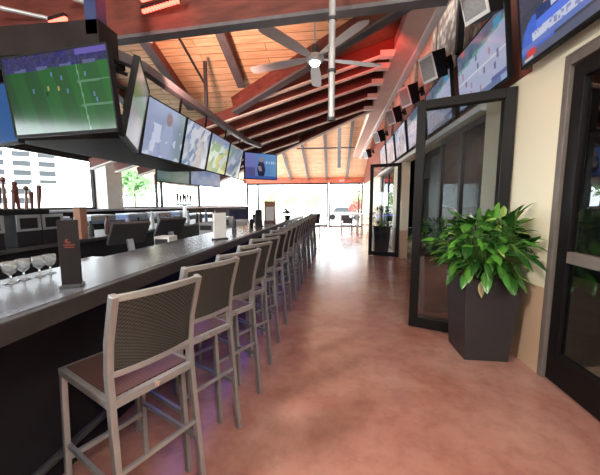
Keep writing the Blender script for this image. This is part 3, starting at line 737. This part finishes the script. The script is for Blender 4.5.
def planter(label, loc, s, seed, nl, ztop=.80):
    r = random.Random(seed)
    t = thing('potted_plant', label, 'potted plant', loc)
    MB().frustum(.20, .20, .25, .25, 0, ztop).build('planter_box', 'planter', t, .006)
    MB().box(-.235, .235, -.235, .235, ztop-.002, ztop+.012).build('soil', 'soil', t)
    vs = []; fs = []; cols = []; st = MB()
    for i in range(nl):
        az = r.uniform(0, 2*PI); h = r.random()**.8           # height share within the crown
        rr = (.12+.30*math.sin(PI*min(1, .25+.62*h)))*s*math.sqrt(r.uniform(.15, 1)); zz = ztop+.06+.50*h*s
        b = (.12*math.cos(az)*r.random(), .12*math.sin(az)*r.random(), ztop)
        e = Vector((rr*math.cos(az), rr*math.sin(az), zz)); e.y = min(e.y, .22); e.x = min(e.x, .20)
        st.tube([b, tuple(Vector(b).lerp(e, .5)+Vector((0, 0, .05))), tuple(e)], .0035, 4, cap=False)
        L_ = r.uniform(.12, .23)*s; g = r.random()
        col = (.018+.10*g*g, .085+.28*g*g, .014+.03*g*g)
        if g > .9: col = (.32, .50, .12)
        el = math.radians(r.uniform(-30, 35)) + (h-.35)*1.3
        leafblade(vs, fs, cols, e, az+r.uniform(-.7, .7), el, L_, L_*r.uniform(.15, .22), r.uniform(.5, 1.7), col, r.uniform(-.6, .6))
    if seed == 3:
        for az in (3.9, 4.4, 4.9, 5.3, 3.5): leafblade(vs, fs, cols, (.27*math.cos(az), .27*math.sin(az), ztop+.10), az, -.3, .24, .045, 1.6, (.07, .26, .04))
        # one faded leaf hanging over the front corner
        for az, ln in ((4.25, .22),):
            leafblade(vs, fs, cols, (-.12, -.27, ztop+.0), 4.5, -1.3, ln*.7, .03, .5, (.42, .36, .20))
    vs = [Vector((min(v.x, 1.785-loc[0]), min(v.y, .30), v.z)) for v in vs]
    me = bpy.data.meshes.new('foliage'); me.from_pydata([tuple(v) for v in vs], [], fs)
    ca = me.color_attributes.new('leafcol', 'FLOAT_COLOR', 'CORNER')
    for p, c in zip(me.polygons, cols):
        for li in p.loop_indices: ca.data[li].color = (*c, 1)
        p.use_smooth = True
    me.materials.append(M['leaf']); o = bpy.data.objects.new('foliage', me); COL.objects.link(o); o.parent = t
    st.build('stems', mat('stem%d' % seed, (.10, .26, .05), .5, var=.2), t)
    return t
planter('tall tapered dark woven planter with a bushy green peace lily beside the door', (1.46, 3.12, 0), 1.0, 3, 330)
planter('dark planter half seen through the near glass door leaf', (1.46, 4.42, 0), .8, 5, 90)
planter('dark planter with a small plant standing behind the far glass door leaf', (1.42, 9.45, 0), .9, 8, 60)

# ------------------------------------------------------------------ things on the bar
def menu_stand(label, x, y, w, h, rz, m='menu', logo=True):
    t = thing('menu_stand', label, 'menu stand', (x, y, 1.10), rz)
    MB().box(-w/2, w/2, -.012, .012, .012, h).build('board', m, t, .003)
    MB().box(-w/2-.004, w/2+.004, -.04, .04, 0, .014).build('stand_foot', 'charcoal', t, .003)
    if logo:
        g = MB()
        pts = [(-.012, .03), (-.02, .012), (-.008, -.002), (.012, .0), (.016, .012), (.004, .008), (-.004, .016), (.002, .028)]
        g.poly_prism([(px*.7, -.0135, h*.66+pz*.7) for px, pz in pts], (0, -.001, 0))
        g.box(-.02, .026, -.0145, -.0135, h*.66-.012, h*.66-.006).box(-.016, .022, -.0145, -.0135, h*.66-.022, h*.66-.017)
        g.build('logo', 'menu_red', t)
    return t
menu_stand('dark upright menu stand with a small red emblem, nearest on the bar top', -1.265, 1.29, .08, .325, math.radians(30))
menu_stand('pale upright menu stand halfway along the bar', -1.30, 3.28, .17, .30, math.radians(60), 'white_plastic', False)
menu_stand('small dark menu stand farther along the bar', -1.34, 5.2, .16, .30, math.radians(60), 'charcoal', False)
menu_stand('brown framed card stand near the far end of the bar', -1.38, 6.3, .24, .46, math.radians(20), 'copper', False)
MB().box(-.085, .085, -.016, -.0125, .05, .34).build('card', 'white_plastic', bpy.data.objects['menu_stand.003'] if 'menu_stand.003' in bpy.data.objects else None)
def bottle(label, x, y, z, h, r, m, name='bottle', group=None):
    o = MB().lathe([(r, 0), (r, h*.55), (r*.9, h*.62), (r*.38, h*.75), (r*.36, h*.96), (r*.42, h)], n=12).build(name, m, loc=(x, y, z))
    return tag(o, label, 'bottle', group)
bottle('dark bottle standing on the bar beyond the pale menu stand', -1.50, 4.35, 1.10, .24, .035, 'charcoal')
bottle('short bottle on the bar close to the dark menu stand', -1.42, 5.0, 1.10, .20, .035, 'black')
t = thing('flower_pot', 'small dark pot plant at the far end of the bar', 'potted plant', (-1.22, 7.7, 1.10))
MB().lathe([(.05, 0), (.08, .10), (.085, .11)], n=14).build('pot', 'charcoal', t)
bl = MB()
for i in range(26):
    a = rnd.uniform(0, 6.28); q = rnd.uniform(0, .13); c = Vector((q*math.cos(a), q*math.sin(a), .15+rnd.uniform(0, .12)))
    bl.cbox(c, (.05, .05, .03))
bl.build('foliage', mat('dusky_leaf', (.06, .09, .05), .5, var=.3, scale=10), t)
# stacked glasses at the left edge of the bar
gl0 = None
for i in range(9):
    lb = ['nearest', 'second', 'third', 'fourth', 'fifth', 'sixth', 'seventh', 'eighth', 'last'][i]
    o = MB().lathe([(.033, 0), (.034, .004), (.006, .012), (.005, .05), (.03, .075), (.038, .11), (.034, .14), (.031, .14), (.035, .11), (.027, .08), (.001, .07)], n=14).build('stemmed_glass', 'clearglass') if i == 0 else gl0.copy()
    if i == 0: gl0 = o
    else: COL.objects.link(o)
    o.location = (-1.635+.012*(i % 2), .93+.075*i, 1.10); o.scale = (.85, .85, .8)
    tag(o, 'clear stemmed glass on the bar edge, %s in the row at the left' % lb, 'glass', 'stemmed glasses in a row on the bar')

# ------------------------------------------------------------------ bartender side
t = thing('beer_tap_tower', 'stainless beer tower with a row of dark red tap handles at the left', 'beer tower', (-3.55, 2.9, 1.04))
MB().box(-.07, .07, -1.1, .42, .35, .40).build('tower_beam', 'black', t, .01)
for y in (-.8, -.1, .3): MB().box(-.04, .04, y-.04, y+.04, 0, .31).build('tower_leg', 'stainless', t)
for i in range(16):
    y = -.75+.073*i; h = (.16, .24, .20, .30, .18, .26, .22)[i % 7]; lean = (-.03, .02, .0, .03)[i % 4]
    r0, r1 = ((.012, .028), (.020, .012), (.010, .022))[i % 3]
    MB().tube([(0, y, .37), (0, y+lean*.5, .40+h*.4), (0, y+lean, .40+h)], r0, 8, r1).lathe([(.008, 0), (.026, .02), (.026, .045), (.008, .06)], (0, y+lean, .40+h-.01), 10).build('tap_handle', 'tap_red', t)
for i, y in enumerate((2.10, 2.50, 2.88, 3.16)):
    b = thing('ice_bin', ['steel framed black bin under the tap tower, nearest the left edge', 'steel framed black bin under the tap tower, second from the left', 'steel framed black bin right of the tower leg', 'steel framed black bin at the right end of the tap tower'][i], 'bin', (-3.36, y, 1.04), group='steel framed bins under the taps')
    MB().box(-.08, .075, -.13, .13, 0, .34).build('bin_body', 'black', b, .006)
    MB().box(.075, .085, -.13, .13, .31, .345).box(.075, .085, -.13, .13, .17, .195).box(.075, .085, -.13, -.10, .195, .31).box(.075, .085, .10, .13, .195, .31).build('steel_frame', 'stainless', b)
t = thing('wooden_box', 'brown wooden box standing behind the nearest menu stand', 'box', (-3.35, 3.62, 1.04))
MB().box(-.05, .05, -.055, .055, 0, .40).build('box_body', 'copper', t, .006); MB().box(-.055, .055, -.06, .06, .40, .42).build('lid', 'brownwood', t)
def pos(label, x, y, z, rz, s=1.0):
    t = thing('till_screen', label, 'till', (x, y, z), rz)
    MB().frustum(.11*s, .09*s, .05*s, .03*s, 0, .05*s).build('base', 'steel_grey', t)
    MB().bar((0, .0, .03*s), (0, .05*s, .20*s), .06*s, .03*s).build('neck', 'stainless', t)
    mb = MB().box(-.19*s, .19*s, -.02*s, .02*s, -.14*s, .14*s).build('monitor', 'charcoal', t, .005); mb.location = (0, .05*s, .27*s); mb.rotation_euler = (math.radians(36), 0, 0)
    m2 = MB().box(-.17*s, .17*s, .020*s, .024*s, -.12*s, .12*s).build('monitor_glass', 'navy', t); m2.location = mb.location; m2.rotation_euler = mb.rotation_euler
    return t
pos('tilted grey till screen on a curved stand, nearest behind the bar', -2.22, 3.05, .90, math.radians(62), 1.05)
pos('till screen standing farther along behind the bar', -2.25, 3.95, .90, math.radians(62), 1.05)
pos('small till screen near the far windows', -2.30, 7.0, .90, math.radians(200), 1.2)
def boxy(name, label, cat, x, y, z, w, d, h, m, m2='charcoal'):
    t = thing(name, label, cat, (x, y, z))
    MB().box(-w/2, w/2, -d/2, d/2, 0, h).build('body', m, t, .008)
    MB().box(-w/2+.02, w/2-.02, -d/2-.004, -d/2, h*.5, h*.85).build('front_panel', m2, t)
    return t
boxy('receipt_printer', 'white receipt printer beside the farther till screen', 'printer', -2.12, 3.55, .90, .20, .2, .20, 'white_plastic')
boxy('receipt_printer', 'grey printer on the work counter past the white one', 'printer', -2.33, 5.35, .90, .26, .28, .25, 'ext_grey')
boxy('coffee_machine', 'steel coffee machine on the work counter', 'coffee machine', -2.25, 5.95, .90, .32, .30, .34, 'stainless')
boxy('steel_rack', 'low steel sink rack just inside the bar', 'sink', -2.15, 2.45, .90, .34, .30, .10, 'stainless')
boxy('paper_box', 'pale carton behind the pale menu stand', 'box', -2.05, 6.45, .90, .22, .22, .26, 'white_plastic', 'ext_grey')
boxy('blender_base', 'dark blender on the work counter near the far till', 'blender', -2.0, 7.55, .90, .18, .18, .34, 'charcoal', 'steel_grey')
n = 0
for i in range(16):
    y = 3.9+.33*i+rnd.uniform(-.08, .08); z = 1.04; x = -3.45+rnd.uniform(-.05, .06); h = rnd.uniform(.22, .34)
    nm = ['first', 'second', 'third', 'fourth', 'fifth', 'sixth', 'seventh', 'eighth', 'ninth', 'tenth', 'eleventh', 'twelfth', 'thirteenth', 'fourteenth', 'fifteenth', 'last'][i]
    bottle('liquor bottle on the island shelf, %s of the row from the wooden box' % nm, x, y, z, h, .04, ['charcoal', 'tap_red', 'blue_item', 'black', 'white_plastic'][i % 5], group='bottles on the back bar island')
for i in range(6):
    t = thing('drinks_crate', 'blue grey drinks tray on the counter under the left windows, %s from the camera' % ['first', 'second', 'third', 'fourth', 'fifth', 'farthest'][i], 'tray', (-5.1, 3.6+1.15*i, 1.15), group='trays under the left windows')
    MB().box(-.2, .2, -.35, .35, 0, .09).build('tray_body', 'blue_item' if i % 2 else 'ext_grey', t, .01); MB().box(-.18, .18, -.33, .33, .09, .12).build('lid', 'white_plastic', t)
# small tap cluster farther on
t = thing('beer_tap_tower', 'small far beer tower with dark handles against the bright windows', 'beer tower', (-3.6, 6.9, 1.04))
MB().box(-.05, .05, -.35, .35, .42, .46).build('tower_beam', 'charcoal', t); MB().box(-.03, .03, -.04, .04, 0, .42).build('tower_leg', 'stainless', t)
for i in range(6):
    y = -.3+.12*i; MB().tube([(0, y, .46), (0, y+.02*(i % 3-1), .70-.03*(i % 2))], .012, 8, .03).build('tap_handle', 'tap_red', t)

# ------------------------------------------------------------------ far end furniture
def patio_chair():
    t = thing('patio_chair', 'x', 'chair')
    for x in (-.2, .2):
        MB().bar((x, -.2, 0), (x, -.2, .45), .03, .03).build('leg', 'alu', t); MB().bar((x, .2, 0), (x, .2, .45), .03, .03).build('leg', 'alu', t)
    MB().box(-.23, .23, -.23, .23, .44, .47).build('seat', 'charcoal', t)
    MB().box(-.23, .23, -.25, -.22, .55, .86).build('backrest', 'charcoal', t); 
    MB().bar((-.21, -.235, .47), (-.21, -.235, .56), .025, .02).bar((.21, -.235, .47), (.21, -.235, .56), .025, .02).build('back_frame', 'alu', t)
    return t
ch0 = patio_chair()
for i, (x, y, rz, lb) in enumerate([(.62, 14.9, 0, 'dark patio chair with silver legs facing the far table'), (1.58, 15.4, 1.3, 'patio chair at the right of the far table, half hidden by the door'), (.6, 16.9, PI, 'patio chair on the window side of the far table')]):
    o = ch0 if i == 0 else copy_tree(ch0); o.location = (x, y, 0); o.rotation_euler = (0, 0, rz); tag(o, lb, 'chair', 'chairs at the far table')
t = thing('dining_table', 'small grey dining table before the end window', 'table', (.75, 15.9, 0))
MB().box(-.5, .5, -.45, .45, .92, .96).build('tabletop', 'ext_grey', t, .005)
for x in (-.42, .42):
    for y in (-.38, .38): MB().bar((x, y, 0), (x, y, .92), .05, .05).build('leg', 'alu', t)
t = thing('dining_table', 'narrow table at the end of the aisle against the right wall', 'table', (1.30, 17.7, 0))
MB().box(-.35, .35, -.45, .45, .92, .96).build('tabletop', 'ext_grey', t, .005)
for x in (-.3, .3):
    for y in (-.38, .38): MB().bar((x, y, 0), (x, y, .92), .05, .05).build('leg', 'alu', t)
o = MB().box(.25, .60, 19.98, 20.08, 2.92, 3.10).build('exit_sign', 'exit_red'); 
tag(o, 'small red EXIT sign on the header above the end window', 'sign')
lt = MB()
def stroke(x0, x1, z0, z1): lt.box(.25+x0, .25+x1, 19.972, 19.98, 2.92+z0, 2.92+z1)
stroke(.03, .045, .04, .14); [stroke(.045, .09, z, z+.016) for z in (.04, .082, .124)]
for a, b in (((.11, .04), (.16, .14)), ((.16, .04), (.11, .14))): lt.bar((.25+a[0], 19.976, 2.92+a[1]), (.25+b[0], 19.976, 2.92+b[1]), .016, .008, up=(0, 1, 0))
stroke(.19, .206, .04, .14); stroke(.265, .281, .04, .14); stroke(.235, .315, .124, .14)
lt.build('sign_letters', 'white_plastic', o)
MB().box(1.76, 1.80, 3.62, 3.70, 1.28, 1.40).build('switch_tmp', 'white_plastic')
o = bpy.data.objects['switch_tmp']; o.name = 'light_switch'; tag(o, 'small white switch plate on the cream wall behind the glass door', 'light switch')

# ------------------------------------------------------------------ outside
def blob_tree(name, label, x, y, h, r, col, seed, cat='tree', n=900, leafs=.5):
    q = random.Random(seed); t = thing(name, label, cat, (x, y, -.21))
    MB().tube([(0, 0, 0), (0, 0, h*.6)], .12*h/5, 8, .06*h/5).build('trunk', 'brownwood', t)
    vs = []; fs = []
    for i in range(n):
        d = Vector((q.gauss(0, 1), q.gauss(0, 1), q.gauss(0, .75))).normalized()*(r*q.uniform(.45, 1)); c = d+Vector((0, 0, h-r*.7))
        a = Vector((q.gauss(0, 1), q.gauss(0, 1), q.gauss(0, 1))).normalized(); b = a.cross(d).normalized()
        s = leafs*q.uniform(.5, 1)*r*.3; k_ = len(vs)
        vs += [c+a*s, c+b*s*.6, c-a*s, c-b*s*.6]; fs.append((k_, k_+1, k_+2, k_+3))
    MB().add(vs, fs).build('crown', mat('crown%d' % seed, col, .7, var=.3, scale=2), t)
    return t
t = thing('apartment_building', 'white apartment block with rows of balconies outside the left window', 'building', (-107, 92, -.21), math.radians(38))
MB().box(-20, 12, -6, 6, 0, 19.0).build('wall', 'ext_white', t)
for fl in range(6):
    z = 1.2+3.0*fl
    for bx in range(5):
        x = -17+6.4*bx
        MB().box(x-2.2, x+2.2, -6.1, -6.0, z+.2, z+2.5).build('window', 'ext_window', t)
        MB().box(x-2.3, x+2.3, -7.2, -6.1, z-.1, z+.7).build('balcony', 'ext_grey' if False else 'ext_white', t)
t = thing('office_building', 'low pale building right of the apartment block', 'building', (-72, 78, -.21), math.radians(30))
MB().box(-9, 9, -5, 5, 0, 7.0).build('wall', 'ext_white', t)
for bx in range(4): MB().box(-7+4*bx, -4.6+4*bx, -5.1, -5.0, 3.2, 4.8).build('window', 'ext_grey', t)
blob_tree('palm_tree', 'yellow green tree at the left edge outside the window', -37, 25.5, 5.0, 1.9, (.30, .42, .10), 1)
blob_tree('street_tree', 'green tree outside above the counter beyond the cream column', -24, 34, 6.6, 2.6, (.16, .30, .12), 2)
for i, x in enumerate((-8.6, -5.8, -2.9)):
    blob_tree('garden_shrub', 'yellow green shrub beyond the end window, %s of three' % ['left', 'middle', 'right'][i], x, 40, 3.0, 1.2, (.38, .52, .10), 20+i, 'shrub', 400)
blob_tree('flowering_bush', 'bush with red flowers outside the end window', 1.6, 23.6, 2.0, .7, (.50, .12, .10), 31, 'shrub', 500)
blob_tree('garden_hedge', 'green bush outside behind the red flowers', 3.4, 36, 3.2, 2.0, (.35, .5, .16), 32, 'shrub', 500)
t = thing('parked_car', 'pale parked car outside the end window', 'car', (1.0, 33.5, -.21), PI*.02)
MB().box(-2.1, 2.1, -.8, .8, .3, .85).build('body', 'white_plastic', t, .12); MB().frustum(1.3, .75, .9, .65, .85, 1.35).build('cabin', 'ext_window', t, .05)
for x in (-1.3, 1.3):
    for y in (-.75, .75):
        w_ = MB().lathe([(.32, -.1), (.32, .1)], n=18).build('wheel', 'black', t); w_.location = (x, y, .32); w_.rotation_euler = (PI/2, 0, 0)

# ------------------------------------------------------------------ light
w = bpy.data.worlds.new('sky'); scn.world = w; w.use_nodes = True; nt = w.node_tree
bg = nt.nodes['Background']; bg.inputs['Color'].default_value = (.90, .95, 1.0, 1); bg.inputs['Strength'].default_value = 5.0
def light(name, kind, loc, energy, color, rot=None, **kw):
    l = bpy.data.lights.new(name, kind); l.energy = energy; l.color = color
    for a, b in kw.items(): setattr(l, a, b)
    o = bpy.data.objects.new(name, l); COL.objects.link(o); o.location = loc
    if rot: o.rotation_euler = rot
    return o
sd = Vector((math.sin(.45)*math.cos(.5), -math.cos(.45)*math.cos(.5), -math.sin(.5)))
light('sun', 'SUN', (0, 0, 20), 7.0, (1, .95, .86), sd.to_track_quat('-Z', 'Y').to_euler(), angle=math.radians(1.5))
def fill(label, x, y, z, e):  # shaded lamp added out of view as soft fill light
    t = thing('fill_lamp', label, 'pendant lamp', (x, y, z))
    MB().lathe([(.02, .12), (.16, 0), (.155, 0), (.015, .11)], n=20).build('lamp_shade', 'white_plastic', t)
    MB().tube([(0, 0, .12), (0, 0, zD(y)-z)], .008, 8).build('cord', 'black', t)
    light('fill_bulb', 'POINT', (x, y, z-.08), e, (1, .93, .84), shadow_soft_size=.25)
fill('white pendant lamp added unseen behind the viewpoint over the aisle', .95, -1.3, 3.3, 190)
fill('white pendant lamp added unseen behind the viewpoint over the bar', -2.3, -.4, 3.3, 330)
light('roof_wash_spot', 'SPOT', (-1.9, 3.7, 2.9), 190, (1, .50, .38), (math.radians(135), 0, math.radians(0)), spot_size=math.radians(110), spot_blend=.8, shadow_soft_size=.1)  # added warm uplight that brightens the pine deck; no fixture hangs here
light('roof_wash_spot', 'SPOT', (.80, 4.75, 3.75), 42, (1, .11, .08), (math.radians(97), 0, math.radians(4)), spot_size=math.radians(95), spot_blend=.8, shadow_soft_size=.1)  # red LED light on the right joist ends

# ------------------------------------------------------------------ camera
cam = bpy.data.cameras.new('camera'); co = bpy.data.objects.new('camera', cam); COL.objects.link(co)
f = 300.0; p = math.atan(33.5/f); psi = math.atan(35*math.cos(p)/f)
co.location = (0, 0, 1.5); co.rotation_euler = (PI/2-p, 0, psi)
cam.sensor_width = 36; cam.lens = 36*f/600; cam.clip_start = .02; cam.clip_end = 500
scn.camera = co
scn.view_settings.view_transform = 'Standard'; scn.view_settings.look = 'None'; scn.view_settings.gamma = 1; scn.view_settings.exposure = .72
scn.view_settings.use_curve_mapping = False
